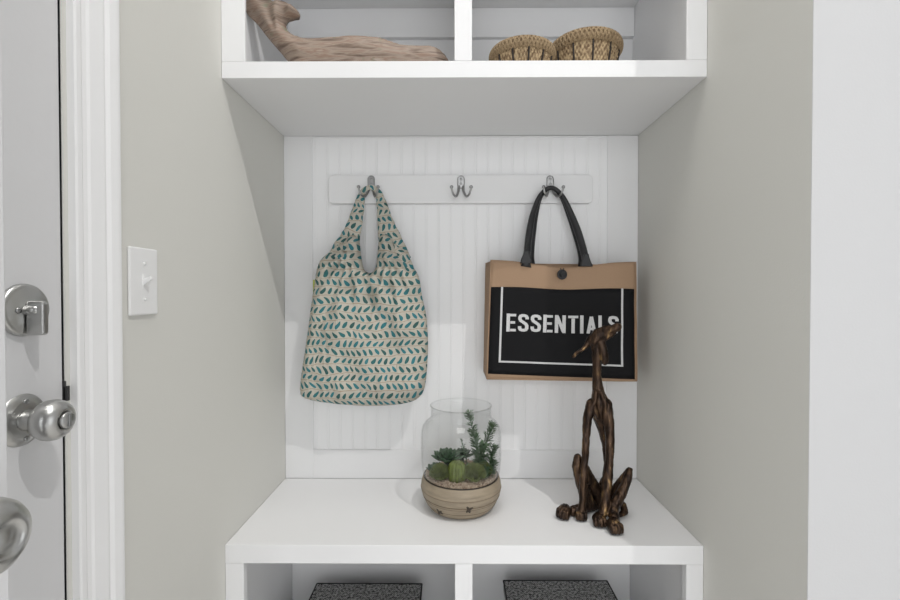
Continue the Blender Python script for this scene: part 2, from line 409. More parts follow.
# door in the left wall
dr = struct(MB().box(-.045, -.003, DY0 + .004, DY1 - .0010, .01, 2.052).build('door_1', M['door'], bevel=.0006))
def lathex(prof, c, seg=56, fn=None): return MB().lathe(prof, c, seg, 'X', fn)
def round_knob(parent, X, y, z, privacy=True, k=1.0):
    ro = lathex([(0, 0), (.0315, 0), (.0325, .0015), (.0315, .004), (.027, .0065), (.022, .0085), (.0215, .0085), (.0, .0088)], (X, y, z)).build('rosette', M['nickel'], parent, smooth=True)
    for a in (1, -1):
        MB().lathe([(0, 0), (.0035, 0), (.0035, .0012), (.001, .0016), (0, .0012)], (X + .0078, y + .009 * 0, z + a * .0225), 14, 'X').build('screw', M['steel'], ro, smooth=True)
    lathex([(.013, .006), (.0125, .012), (.0115, .018), (.0115, .024), (.013, .028), (.0, .028)], (X, y, z)).build('knob_neck', M['nickel'], parent, smooth=True)
    pr = [(.0, .020), (.010, .0205), (.018, .0255), (.0235, .030), (.0262, .036), (.0266, .041), (.0255, .047), (.0225, .052), (.0175, .0558), (.0140, .0572)]
    if privacy: pr += [(.0128, .0574), (.0120, .0560), (.0, .0558)]
    else: pr += [(.0130, .0572), (.0118, .0560), (.0095, .0548), (.0070, .0546), (.0060, .0552), (.0, .0554)]
    kn = lathex([(r * k, h) for r, h in pr], (X, y, z), 64).build('door_knob', M['nickel'], parent, smooth=True)
    if privacy:
        bt = lathex([(0, .055), (.0095, .055), (.0098, .0590), (.0090, .0605), (0, .0608)], (X, y, z), 32).build('lock_button', M['nickel'], kn, smooth=True)
        MB().box(X + .0605, X + .0630, y - .0018, y + .0018, z - .0075, z + .0075).build('button_bar', M['steel'], kn, bevel=.0006)
KX = .000
kc = atx(24.5, 420, KX); round_knob(dr, -.0060, kc.y, kc.z, True, .94)
bc = atx(24.5, 310, KX)
db = lathex([(0, 0), (.0315, 0), (.0325, .002), (.0315, .0055), (.0285, .0075), (.0270, .0072), (.0262, .0078), (0, .0082)], (-.003, bc.y, bc.z)).build('deadbolt_rosette', M['nickel'], dr, smooth=True)
MB().lathe([(0, 0), (.0036, 0), (.0036, .0014), (.001, .002), (0, .0014)], (.0052, bc.y - .0135, bc.z + .000), 16, 'X').build('screw', M['steel'], db, smooth=True)
lathex([(0, .004), (.0075, .005), (.0065, .012), (.006, .019), (0, .019)], (0, bc.y, bc.z), 24).build('turn_stem', M['nickel'], db, smooth=True)
o = MB()
prof = [(-.031, .0036), (-.029, .0046), (-.018, .0052), (-.004, .0052), (.008, .0048), (.0115, .0036)]
o.rings([[Vector((x, bc.y + b * wd, bc.z + h)) for x, b in ((.0065, -1), (.0265 - (.003 if i in (0, 5) else 0), -.8), (.0265 - (.003 if i in (0, 5) else 0), .8), (.0065, 1))] for i, (h, wd) in enumerate(prof)])
o.build('thumb_turn', M['nickel'], db, bevel=.0015)

# casing: profile swept up the wall
def casing(y0, y1, name):
    ys = [0, 0, .003, .010, .014, .020, .024, .046, .050, .056, .068, .073, .0775, .0775]
    xs = [0, .010, .0115, .0115, .0095, .0105, .0125, .0150, .0142, .0172, .0188, .0186, .0160, 0]
    dirn = 1 if y1 > y0 else -1
    lo = [Vector((x, y0 + dirn * y, 0)) for x, y in zip(xs, ys)]; hi = [p + Vector((0, 0, 2.14)) for p in lo]
    return struct(fixnormals(MB().rings([lo, hi]).build(name, M['white'])))
casing(DY1 + .008, 9, 'trim_1')
casing(DY0 - .008, -2, 'trim_2')
jm = struct(MB().box(-.12, -.0005, DY1, DY1 + .009, 0, 2.06).box(-.06, -.048, DY1 - .012, DY1, 0, 2.06).box(-.020, -.0055, DY1 - .0018, DY1, 0, 2.06).build('trim_3', M['cabinet'], bevel=.001))
sp_ = atx(64, 393, 0)
MB().box(-.004, .0012, DY1 - .0012, DY1 + .0006, sp_.z - .016, sp_.z + .016).box(-.002, .0040, DY1 - .0012, DY1 + .0030, sp_.z - .011, sp_.z + .009).build('strike_plate', M['darkmetal'], jm, bevel=.0006)

# second door leaf folded back beside the camera
X2 = .5253 - .365
e2 = atx(6, 300, X2)
d2 = struct(MB().box(X2 - .035, X2, e2.y - .76, e2.y, .01, 2.04).build('door_2', M['door'], bevel=.0015))
round_knob(d2, X2, e2.y - .058, atx(8, 531, X2 + .045).z, False, 1.03)

# light switch
a = atx(129.3, 245.7, .005); b_ = atx(158.0, 313.4, .005)
cy, cz = (a.y + b_.y) / 2, 0
zt = atx(129.3, 245.7, .005).z; zb = atx(129.5, 316.0, .005).z; cz = (zt + zb) / 2; hh = (zt - zb) / 2; hw = abs(b_.y - a.y) / 2
t = thing('light_switch', 'white plastic toggle light switch with a screwed cover plate on the greige wall', 'light switch', (0, cy, cz))
MB().box(0.0001, .0055, cy - hw, cy + hw, cz - hh, cz + hh).build('cover_plate', M['plastic'], t, bevel=.003)
MB().box(.004, .0062, cy - .0052, cy + .0052, cz - .0125, cz + .0125).build('toggle_slot', M['plastic'], t, bevel=.0006)
o = MB(); o.rings([[(.005, cy + s_ * .0038, cz + q) for s_, q in ((-1, -.008), (1, -.008), (1, .004), (-1, .004))], [(.018, cy + s_ * .003, cz + q) for s_, q in ((-1, .003), (1, .003), (1, .009), (-1, .009))]])
o.build('toggle', M['plastic'], t, bevel=.001)
for q in (.030, -.030):
    s_ = MB().lathe([(0, 0), (.0034, 0), (.003, .001), (0, .0013)], (.0055, cy, cz + q), 16, 'X').build('screw', M['plastic'], t, smooth=True)

# ------------------------------------------------------------------ niche back: beadboard and its frame
XB0, XB1, ZB0, ZB1, SZ = at(313, 300, 0).x, at(607, 300, 0).x, at(450, 450, 0).z, 1.555, 1.5676
o = MB(); xs = []; x = XB0
prof = [(0, 0)]
while x < XB1:
    for dx, dy in ((0, .0), (.0035, .0), (.0042, .0010), (.0049, .0), (.0070, -.0004), (.0091, .0), (.0098, .0010), (.0105, .0)):
        if x + dx < XB1: xs.append((x + dx, .004 + dy))
    x += .0385
xs.append((XB1, .004))
lo = [Vector((p[0], p[1], ZB0 - .01)) for p in xs] + [Vector((XB1, .0118, ZB0 - .01)), Vector((XB0, .0118, ZB0 - .01))]
o.rings([lo, [Vector((p.x, p.y, 1.5675)) for p in lo]])
bead = struct(fixnormals(o.build('trim_4', M['white'])))
fr = struct(MB().box(0.0005, XB0, 0, .012, .5, SZ).box(XB1, W - .0005, 0, .012, .5, SZ).box(XB0, XB1, 0, .012, .5, ZB0).box(XB0, XB1, .001, .012, 1.562, SZ).build('trim_5', M['cabinet'], bevel=.0012))

# ------------------------------------------------------------------ upper cabinet
zf = at(450, 60.5, -D).z
cab = thing('wall_cabinet', 'white open wall cabinet with two cubbies fixed above the hooks', 'cabinet', (W / 2, -D / 2, SZ))
x1, x2 = at(245, 50, -D).x, at(686.5, 50, -D).x; c1, c2 = at(454.5, 50, -D).x, at(472, 50, -D).x
CT = at(450, 8, -.015).z
MB().box(.0006, W - .0006, -D, .0, SZ, zf - .0005).build('bottom_panel', M['cabinet'], cab, bevel=.001)
MB().box(.0006, x1, -D - .0004, -D + .008, zf - .0005, 2.30).build('stile', M['cabinet'], cab, bevel=.001)
MB().box(x2, W - .0006, -D - .0004, -D + .008, zf - .0005, 2.30).build('stile', M['cabinet'], cab, bevel=.001)
MB().box(c1, c2, -D - .0004, -D + .008, zf - .0005, 2.30).build('stile', M['cabinet'], cab, bevel=.001)
MB().box(x1 + .0005, x2 - .0005, -D, -D + .019, CT + .0, 2.30).build('top_rail', M['cabinet'], cab, bevel=.001)
MB().box(.0006, .020, -D + .0085, 0, zf, CT).build('side_panel', M['cabinet'], cab)
MB().box(W - .020, W - .0006, -D + .0085, 0, zf, CT).build('side_panel', M['cabinet'], cab)
MB().box((c1 + c2) / 2 - .009, (c1 + c2) / 2 + .009, -D + .0085, 0, zf, CT).build('divider', M['cabinet'], cab)
MB().box(.0006, W - .0006, -D + .0195, .0, CT + .0005, CT + .019).build('top_panel', M['cabinet'], cab)
MB().box(.0006, W - .0006, .0005, .0115, SZ + .001, CT + .019).build('back_panel', M['cabinet'], cab)
zc = at(450, 37, -.015).z
for (a0, a1) in ((.0205, (c1 + c2) / 2 - .0095), ((c1 + c2) / 2 + .0095, W - .0205)):
    MB().box(a0, a1, -.015, -.0002, zc, CT).build('nailing_strip', M['cabinet'], cab, bevel=.001)

# ------------------------------------------------------------------ bench
be = thing('storage_bench', 'white built-in bench with two open cubbies below its thick seat', 'bench', (W / 2, -D / 2, 0))
zl = at(450, 564, -D).z
MB().box(.0006, W - .0006, -D, -.0003, zl, .5).build('bench_top', M['cabinet'], be, bevel=.001)
sl, sr = at(243.5, 580, -D).x, at(686.5, 580, -D).x; m1, m2 = at(455, 580, -D).x, at(472.5, 580, -D).x
for (a0, a1) in ((.0006, sl), (sr, W - .0006), (m1, m2)):
    MB().box(a0, a1, -D + .0006, -D + .019, 0, zl - .0003).build('stile', M['cabinet'], be, bevel=.001)
MB().box(.0006, .020, -D + .0195, 0, 0, zl - .0005).build('side_panel', M['cabinet'], be)
MB().box(W - .020, W - .0006, -D + .0195, 0, 0, zl - .0005).build('side_panel', M['cabinet'], be)
MB().box((m1 + m2) / 2 - .009, (m1 + m2) / 2 + .009, -D + .0195, 0, 0.02, zl - .0005).build('divider', M['cabinet'], be)
MB().box(.0205, W - .0205, -D + .0195, -.001, 0, .0195).build('bottom_panel', M['cabinet'], be)
MB().box(.0205, W - .0205, .0, .0115, 0, zl - .0005).build('back_panel', M['cabinet'], be)

# ------------------------------------------------------------------ hook rail
hr = thing('hook_rail', 'white board with clipped corners and three double hooks on the beadboard', 'hook rail', at(460, 189, -.014))
a = at(328.5, 175, -.014); b = at(593, 203, -.014); ch = .012
oct_ = [(a.x + ch, a.z), (b.x - ch, a.z), (b.x - .003, a.z - .004), (b.x, a.z - ch), (b.x, b.z + ch), (b.x - .003, b.z + .004), (b.x - ch, b.z), (a.x + ch, b.z), (a.x + .003, b.z + .004), (a.x, b.z + ch), (a.x, a.z - ch), (a.x + .003, a.z - .004)]
o = MB(); o.rings([[Vector((x, .0035, z)) for x, z in oct_], [Vector((x, -.014, z)) for x, z in oct_]])
fixnormals(o.build('board', M['cabinet'], hr, bevel=.002))
HK = []
for px in (371.2, 461, 550):
    c = at(px, 183, -.014); HK.append(c)
    y0 = -.0142
    pl = [(.0115 * math.cos(t_), .0115 * math.sin(t_) + .012) for t_ in [PI * k / 10 for k in range(11)]] + [(-.0115, -.010), (-.008, -.018), (.008, -.018), (.0115, -.010)]
    o = MB(); o.rings([[Vector((c.x + x, y0, c.z + z)) for x, z in pl], [Vector((c.x + x * .9, y0 - .0035, c.z + z * .95)) for x, z in pl]])
    h = fixnormals(o.build('hook', M['steel'], hr, bevel=.0006))
    MB().tube([(c.x + x * .82, y0 - .0042, c.z + z * .86) for x, z in pl + pl[:1]], .0013, 6).build('bead', M['steel'], h, smooth=True)
    for q in (.011, -.004):
        MB().ell((c.x, y0 - .0035, c.z + q), (.0042, .002, .0042)).build('screw', M['steel'], h, smooth=True)
    for s_ in (-1, 1):
        pth = catmull([(c.x + s_ * .0065, y0 - .002, c.z - .010), (c.x + s_ * .0085, y0 - .008, c.z - .028), (c.x + s_ * .0150, y0 - .024, c.z - .0460), (c.x + s_ * .0225, y0 - .041, c.z - .0450), (c.x + s_ * .0270, y0 - .047, c.z - .034), (c.x + s_ * .0288, y0 - .048, c.z - .025)], 5)
        o = MB().tube(pth, [.0042 - .0016 * i / len(pth) for i in range(len(pth))], 10); o.ell((c.x + s_ * .0290, y0 - .048, c.z - .0235), .0054)
        o.build('prong', M['steel'], h, smooth=True)

# ------------------------------------------------------------------ leaf-print shopping bag
BY = -.075
t = thing('shopping_bag', 'cream cotton shopping bag with teal leaf print hanging on the left hook', 'bag', at(365, 405, BY))
ol = [(327, 254), (318.5, 264), (314.5, 284), (309.5, 320), (305, 352), (301, 378), (300.5, 392), (306, 398.5), (325, 402.5), (357, 405.5), (385, 405.5), (406, 403), (418, 398), (425, 386), (428, 350), (426.5, 318), (422, 296), (418.5, 276), (409, 262), (400, 255), (393, 242), (386, 234), (379.5, 238), (377.5, 254), (375.5, 268), (370, 273), (364, 269), (361, 255), (359, 240), (352, 235), (343, 242), (336, 248)]
ol = [(p.x, p.z) for p in (at(x, y, BY) for x, y in ol)]
ol = [(p.x, p.y) for p in catmull([(x, z, 0) for x, z in ol], 4, True)]
g1 = at(352, 262, BY); g2 = at(391, 262, BY)
def folds(x, z, d):
    e = min(1, d / .03); r = 0
    for g in (g1, g2):
        dx, dz = x - g.x, g.z - z
        rr = math.hypot(dx, dz); th = math.atan2(dx, dz + .02)
        r += .016 * math.sin(th * 15 + 3 * g.x * 20) * math.exp(-rr / .13) * min(1, rr / .02)
    ct = at(371, 290, BY); dx = x - ct.x
    r += .018 * math.exp(-(dx / .010) ** 2) * math.exp(-max(0, ct.z - z) / .07)
    r += .016 * (noise.noise(Vector((x * 12, z * 8, 3))) + .5 * noise.noise(Vector((x * 26, z * 18, 9))))
    return r * e
o = inflate(MB(), ol, .0065, .046, .07, BY, .0, folds, .8)
fixnormals(o.build('bag_body', M['leaf'], t, smooth=True))
hp = HK[0]
hd = [(341, 262, 15, .004), (345.5, 250, 13.5, 0), (350.0, 238, 10, -.002), (354, 226, 8, -.002), (357.5, 212, 6.4, .016), (360, 201, 4.8, .032), (363.6, 190.8, 2.6, .026), (371, 187.3, 2.6, .026), (377.8, 191.5, 2.9, .028), (381, 201, 4.8, .032), (383.5, 212, 6.6, .016), (386.5, 226, 8.8, -.002), (389.5, 238, 11.5, -.002), (392.5, 250, 14, 0), (396, 262, 16, .004)]
pts = [at(a, b, BY + .015 + c) for a, b, _, c in hd]; sm = catmull(pts, 5); rr = [v.x for v in catmull([(q[2] / 339, 0, 0) for q in hd], 5)]
o = MB().tube(sm, rr, 20, flat=.42, up=(0, 1, 0), metric_uv=True)
for i, v in enumerate(o.v):
    o.v[i] = v + Vector((noise.noise(v * 45) * .0022, noise.noise(v * 60 + Vector((5, 0, 0))) * (.006 if v.z < hp.z - .08 else .0008), 0))
o.build('strap', M['leaf'], t, smooth=True)
# the bunched side folds of the second strap
for (A, B, C) in (((322, 276), (334, 256), (350, 244)), ((412, 280), (405, 262), (392, 246))):
    p = catmull([at(*A, BY - .008), at(*B, BY - .012), at(*C, BY - .002)], 6)
    MB().tube(p, [.010 + .008 * math.sin(PI * i / (len(p) - 1)) for i in range(len(p))], 14, flat=.7, up=(0, 1, 0), metric_uv=True).build('fold', M['leaf'], t, smooth=True)
p = at(315.5, 287, BY - .006)
MB().box(p.x - .007, p.x + .004, p.y - .001, p.y + .001, p.z - .021, p.z + .021).build('side_tag', M['tag'], t, bevel=.0006)['label'] = 'yellow-green cloth tag on the side seam'

# ------------------------------------------------------------------ jute tote
TB, TF = -.012, -.105
t = thing('tote_bag', 'natural jute tote bag with black front panel and black handles on the right hook', 'tote bag', at(563, 380, TF))
TL, TR, BR, BL = at(491, 259.5, TF + .004), at(636, 261.5, TF + .006), at(637, 381, TF), at(486.8, 379, TF)
def Fp(s, q, off=0):
    """point on the tote's front: s across, q down"""
    p = (TL * (1 - s) + TR * s) * (1 - q) + (BL * (1 - s) + BR * s) * q
    sag = .020 * math.exp(-((s - .50) / .28) ** 2) * (1 - q) ** 2.2
    bul = .011 * math.sin(PI * s) ** .7 * (1 - .75 * q) + .0028 * noise.noise(Vector((s * 5, q * 4, 2)))
    return p + Vector((0, -bul - off, -sag * 1.0))
NS, NQ = 40, 32
th_ = TB - TF
def Bp(s, q):
    p = (TL * (1 - s) + TR * s) * (1 - q) + (BL * (1 - s) + BR * s) * q
    if s < .5: p = p + Vector((-.003 - .006 * (1 - q), 0, 0))
    return Vector((p.x, TB, p.z + (.006 if q > .9 else -.004)))
def sheet(fn, ns, nq, s0=0, s1=1, q0=0, q1=1):
    vs = []; uv = []; fs = []
    for j in range(nq + 1):
        for i in range(ns + 1):
            s = s0 + (s1 - s0) * i / ns; q = q0 + (q1 - q0) * j / nq; vs.append(fn(s, q)); uv.append((s * .42, q * .35))
    for j in range(nq):
        for i in range(ns):
            a = j * (ns + 1) + i; fs.append((a, a + ns + 1, a + ns + 2, a + 1))
    return vs, fs, uv
o = MB(); o.add(*sheet(Fp, NS, NQ))
fr_ = o.build('front_panel', M['jute'], t, smooth=True)
sd = fr_.modifiers.new('s', 'SOLIDIFY'); sd.thickness = .0022; sd.offset = -1
o = MB(); o.add(*sheet(lambda s, q: Bp(s, q), 12, 10)); bk = o.build('back_panel', M['jute'], t, smooth=True); sd = bk.modifiers.new('s', 'SOLIDIFY'); sd.thickness = .002; sd.offset = 1
for (s0, sg) in ((0, 1), (1, -1)):
    def gus(k, q, s0=s0, sg=sg):
        a, b = Fp(s0, q), Bp(s0, q); p = a.lerp(b, k); p.x += sg * .010 * math.sin(PI * k) * (1 - q) * (1 if s0 else .6); return p
    o = MB(); o.add(*sheet(gus, 8, 16)); g = o.build('gusset', M['jute'], t, smooth=True); sd = g.modifiers.new('s', 'SOLIDIFY'); sd.thickness = .0015; sd.offset = 0
o = MB(); o.add(*sheet(lambda s, k: Fp(s, 1).lerp(Bp(s, 1), k) + Vector((0, 0, .001)), 20, 4)); g = o.build('bottom', M['jute'], t); sd = g.modifiers.new('s', 'SOLIDIFY'); sd.thickness = .002; sd.offset = 0
for s0 in (0, 1):
    o = MB().tube([Fp(s0, q / 20, -.001) for q in range(21)], .0018, 8).build('edge_piping', M['jute'], t, smooth=True)
o = MB().tube([Fp(q / 20, 1, -.001) for q in range(21)], .0018, 8).build('edge_piping', M['jute'], t, smooth=True)
def patch(name, s0, s1, q0, q1, m, par, off, ns=24, nq=16, fn=Fp, thick=.0006):
    o = MB(); o.add(*sheet(lambda s, q: fn(s, q, off), ns, nq, s0, s1, q0, q1)); g = o.build(name, m, par, smooth=True)
    sd = g.modifiers.new('s', 'SOLIDIFY'); sd.thickness = thick; sd.offset = -1; return g
QT = (287.5 - 260) / 120
def Fq(s, q, off=0):
    return Fp(s, q, off)
def panel_edge(s, q, off=0):     # panel coordinates: top edge level while the bag's mouth sags
    top = QT - .02 * math.sin(PI * s); bot = .955 + .03 * s
    return Fp(.006 + .978 * s, top + (bot - top) * q, off)
pn = patch('printed_panel', 0, 1, 0, 1, M['print'], t, .0012, fn=panel_edge)
bm_ = MB()
def strip(s0, s1, q0, q1, n=16):
    bm_.add(*sheet(lambda s, q: panel_edge(s, q, .0026), n if s1 - s0 > .1 else 1, n if q1 - q0 > .1 else 1, s0, s1, q0, q1))
strip(.070, .084, .0, .865); strip(.905, .919, .0, .865); strip(.084, .905, .845, .865)
bo = bm_.build('printed_border', M['ink'], pn); sd = bo.modifiers.new('s', 'SOLIDIFY'); sd.thickness = .0005; sd.offset = -1
# lettering
def stroke(pts, wd):
    """flat mitred ribbon through 2-D points (letter space, y up)"""
    out = []; P = [Vector(p) for p in pts]
    for i in range(len(P)):
        d0 = (P[i] - P[i - 1]).normalized() if i else (P[1] - P[0]).normalized()
        d1 = (P[i + 1] - P[i]).normalized() if i < len(P) - 1 else d0
        n0, n1 = Vector((-d0.y, d0.x)), Vector((-d1.y, d1.x)); n = (n0 + n1).normalized(); k = wd / 2 / max(.5, n.dot(n0))
        out.append((P[i] + n * k, P[i] - n * k))
    return out
H = 1.0; st = .155
Sp = [(.42, .70), (.42, .80), (.375, .875), (.30, .905), (.20, .905), (.125, .875), (.095, .80), (.095, .70), (.14, .61), (.25, .53), (.36, .44), (.41, .35), (.41, .20), (.375, .125), (.30, .095), (.20, .095), (.125, .125), (.09, .20), (.09, .31)]
GL = {'E': ([[(.095, 0), (.095, 1)], [(.17, .915), (.45, .915)], [(.19, .51), (.41, .51)], [(.19, .085), (.45, .085)]], .53),
      'S': ([Sp], .57), 'N': ([[(.095, 0), (.095, 1)], [(.435, 0), (.435, 1)], [(.12, .93), (.41, .07)]], .62),
      'T': ([[(0, .915), (.46, .915)], [(.23, 0), (.23, .83)]], .53), 'I': ([[(.095, 0), (.095, 1)]], .30),
      'A': ([[(.085, 0), (.235, .93)], [(.235, .93), (.40, 0)], [(.13, .26), (.36, .26)]], .54), 'L': ([[(.095, 0), (.095, 1)], [(.19, .085), (.42, .085)]], .45)}
word = 'ESSENTIALS'; tot = sum(GL[c][1] for c in word) - .04
sA, sB, qT, qB = .112, .892, .305, .510
lt = MB(); x = 0; kx = (sB - sA) / tot
for c in word:
    for pl in GL[c][0]:
        wd = st if abs(pl[0][0] - pl[-1][0]) < .05 or c in 'S' else .14
        if c in 'NA' and abs(pl[0][0] - pl[-1][0]) > .05 and abs(pl[0][1] - pl[-1][1]) > .1: wd = .15
        prs = stroke(pl, wd); vs = []
        for a, b in prs:
            for p in (a, b):
                yy = max(0, min(1, p.y)); vs.append(panel_edge(sA + (x + p.x) * kx, qT + (qB - qT) * (1 - yy), .0026))
        lt.add(vs, [(2 * i, 2 * i + 1, 2 * i + 3, 2 * i + 2) for i in range(len(prs) - 1)])
    x += GL[c][1]
lo_ = lt.build('lettering', M['ink'], pn); lo_['label'] = 'white capital letters reading ESSENTIALS'
sd = lo_.modifiers.new('s', 'SOLIDIFY'); sd.thickness = .0005; sd.offset = -1
# button and loop
c = at(562, 274.5, TF - .017)
bt = MB(); bt.lathe([(0, 0), (.0135, 0), (.0145, .002), (.0135, .0045), (.0105, .0050), (.0095, .0035), (0, .0035)], (0, 0, 0), 32)
R_ = Matrix.Rotation(PI / 2, 3, 'X'); bt.v = [R_ @ v + c for v in bt.v]
bt = bt.build('button', M['black'], t, smooth=True)
MB().tube(catmull([c + Vector((-.004, -.0015, .018)), c + Vector((-.004, -.0065, .004)), c + Vector((0, -.0065, -.004)), c + Vector((.004, -.0065, .004)), c + Vector((.004, -.0015, .018))], 5), .0013, 6).build('button_loop', M['black'], bt, smooth=True)
# handles
def handle(pth, Yl, Yt, nm):
    P = []
    n = len(pth)
    for i, (a, b) in enumerate(pth):
        k = math.sin(PI * i / (n - 1)) ** .7; P.append(at(a, b, Yl * (1 - k) + Yt * k))
    c = catmull(P, 6); m = len(c); rad = []
    for i in range(m):
        e = min(i, m - 1 - i) / m; rad.append(.0070 + .0042 * max(0, min(1, (.42 - e) / .2)) + (.006 * max(0, 1 - e / .06)))
    MB().tube(c, rad, 14, flat=.85).build(nm, M['black'], t, smooth=True)
handle([(526, 267), (527, 253), (529, 235), (533, 214), (540.5, 195.2), (551, 187.8), (561.5, 195.2), (571, 214), (579, 235), (584, 253), (587, 267)], TF - .004, HK[2].y - .027, 'handle')
handle([(531, 268), (531, 252), (532.5, 234), (535.5, 214), (541, 195.6), (551, 188.0), (561, 195.6), (569, 214), (576, 234), (581, 252), (583, 268)], TB - .006, HK[2].y - .025, 'handle')
for px in (526.5, 586.5):
    a, b = at(px - 6.5, 266, TF - .013), at(px + 6.5, 266, TF - .013); cx = (a.x + b.x) / 2; z0 = Fp((cx - TL.x) / (TR.x - TL.x), 0).z; yy = Fp((cx - TL.x) / (TR.x - TL.x), 0).y
    sh = [(-.018, -.002), (.018, -.002), (.016, .008), (.010, .022), (.007, .034), (-.007, .034), (-.010, .022), (-.016, .008)]
    o = MB(); o.rings([[Vector((cx + x, yy - .001, z0 + z)) for x, z in sh], [Vector((cx + x * .85, yy - .009, z0 + z)) for x, z in sh]])
    fixnormals(o.build('handle_tab', M['black'], t, bevel=.002))

# ------------------------------------------------------------------ terrarium
tc_ = Vector((at(461, 470, -.18).x, -.18, .5004))
t = thing('terrarium', 'clear glass jar terrarium with succulents in a tan stoneware bowl on the bench', 'terrarium', tc_)
gr = [(0, 0), (.0775, 0), (.082, .002), (.0895, .010), (.098, .023), (.1040, .037), (.1080, .050), (.1090, .060), (.1075, .071), (.1045, .080), (.1040, .0845), (.1015, .0850), (.1005, .082), (.100, .076), (0, .076)]
def grooves(th, h, i): return -.0013 * max(0, math.sin(h * 520 + .5 * math.sin(th * 2))) ** 4 if .012 < h < .07 else 0
fine = []
for (r0, h0), (r1, h1) in zip(gr, gr[1:]):
    n = 6 if .01 < (h0 + h1) / 2 < .075 and r0 > .07 and h1 > h0 else 1
    fine += [(r0 + (r1 - r0) * k / n, h0 + (h1 - h0) * k / n) for k in range(n)]
fine.append(gr[-1])
bw = MB().lathe(fine, tc_, 96, 'Z', grooves).build('bowl', M['stone'], t, smooth=True)
for px, py in ((439.5, 512), (469, 509.5)):
    d = ray(px, py); best = None
    for k in range(400):
        p = CAM + d * (.95 + k * .001); r = (p.xy - tc_.xy).length; h = p.z - .5
        R0 = next((a[0] + (b[0] - a[0]) * (h - a[1]) / (b[1] - a[1]) for a, b in zip(gr[:9], gr[1:9]) if a[1] <= h <= b[1] and b[1] > a[1]), 0)
        if R0 and r < R0: best = p; break
    if best:
        n = (best - tc_ - Vector((0, 0, .06))).normalized(); q = n.to_track_quat('Z', 'Y').to_matrix()
        o = MB()
        for a in range(4):
            an = (0, .9, 2.6, 4.4)[a] + px; dv = q @ Vector((math.cos(an), math.sin(an), 0))
            o.ell(best + dv * .0045, (.0068, .0034, .0016), q @ Matrix.Rotation(an, 3, 'Z'), 10, 6)
        o.build('leaf_mark', M['stonedark'], bw, smooth=True)
for hl, rl in ((.018, .0950), (.033, .1023), (.0385, .1046), (.057, .1090)):  # thin brown rings put the grooves' dark shading into colour
    MB().lathe([(rl - .0006 + .0011 * math.cos(a), hl + .0009 * math.sin(a)) for a in [2 * PI * k / 6 for k in range(6)]], tc_, 96, closed=True, fn=lambda th, h, i: 0).build('groove_shade_ring', M['linetan'], bw, smooth=True)
MB().lathe([(.0, .080), (.1005, .080), (.1015, .083), (.1015, .0862), (.0995, .0866), (0, .0866)], tc_, 64).build('seat_ring', M['liner'], t, smooth=True)
random.seed(5)
o = MB().lathe([(0, .0868), (.0975, .0868), (.0972, .089), (.085, .0915), (.05, .095), (.02, .097), (0, .0972)], tc_, 40)
for k in range(420):
    an = random.uniform(0, 2 * PI); r = .094 * math.sqrt(random.uniform(.05, 1)); s_ = random.uniform(.0014, .0030)
    o.ell(tc_ + Vector((r * math.cos(an), r * math.sin(an), .0925 + .003 * (1 - r / .1))), (s_, s_ * random.uniform(.6, 1), s_ * .7), Matrix.Rotation(random.uniform(0, 3), 3, 'Z'), 6, 4)
o.build('gravel', M['gravel'], t)
th = .0022
outer = [(.1000, .0870), (.1025, .0890), (.1065, .105), (.1085, .125), (.1090, .150), (.1090, .190), (.1082, .205), (.1050, .218), (.0985, .228), (.0900, .235), (.0845, .240), (.0822, .247), (.0818, .258), (.0820, .270), (.0832, .2745)]
inner = [(.0810, .2755)] + [(r - th, h - .0004) for r, h in reversed(outer[:-1])]
MB().lathe(outer + inner, tc_, 96, closed=True).build('glass_jar', M['glass'], t, smooth=True)
MB().lathe([(.0828 + .0017 * math.cos(a), .2750 + .0017 * math.sin(a)) for a in [2 * PI * k / 8 for k in range(8)]], tc_, 96, closed=True).build('glass_rim', M['glass'], t, smooth=True)
def leafshape(o, base, dirv, L, wd, tk, up=Vector((0, 0, 1))):
    dirv = dirv.normalized(); side = dirv.cross(up).normalized(); nn = side.cross(dirv).normalized(); R = []
    for k, ww in ((0, .35), (.25, .75), (.55, 1), (.8, .72), (.95, .28), (1, .04)):
        p = base + dirv * (L * k) + nn * (L * .18 * k * k)
        R.append([p + side * (wd * ww * math.cos(a)) + nn * (tk * ww * math.sin(a)) for a in [2 * PI * j / 8 for j in range(8)]])
    o.rings(R)
def P3(px, py, Y): return at(px, py, Y)
def rosette(px, py, Y, n, L, seed, tilt=.3):
    random.seed(seed); o = MB(); c = at(px, py, Y); g = Vector((c.x, c.y, .592))
    o.tube([g, c], .006, 8)
    for k in range(n):
        an = k * 2.39996; el = .15 + 1.1 * (k / n); f = 1 - .45 * k / n
        leafshape(o, c + Vector((0, 0, .002 * k / n)), Vector((math.cos(an) * math.cos(el), math.sin(an) * math.cos(el), math.sin(el) * .8)), L * f, L * .27 * f, L * .09 * f)
    return o
rosette(447, 461, -.185, 34, .050, 3).build('succulent', M['succ'], t, smooth=True)
rosette(437, 472, -.205, 26, .036, 4).build('succulent', M['succ'], t, smooth=True)
rosette(462, 457, -.145, 26, .036, 6).build('succulent', M['succ'], t, smooth=True)
c = at(457, 489, -.235); c = Vector((c.x, -.235, .592))
MB().lathe([(0, 0), (.020, 0), (.0215, .012), (.0215, .030), (.019, .042), (.011, .049), (0, .050)], c, 60, 'Z', lambda th, h, i: .0022 * math.cos(th * 12) if i else 0).build('cactus', M['cactus'], t, smooth=True)
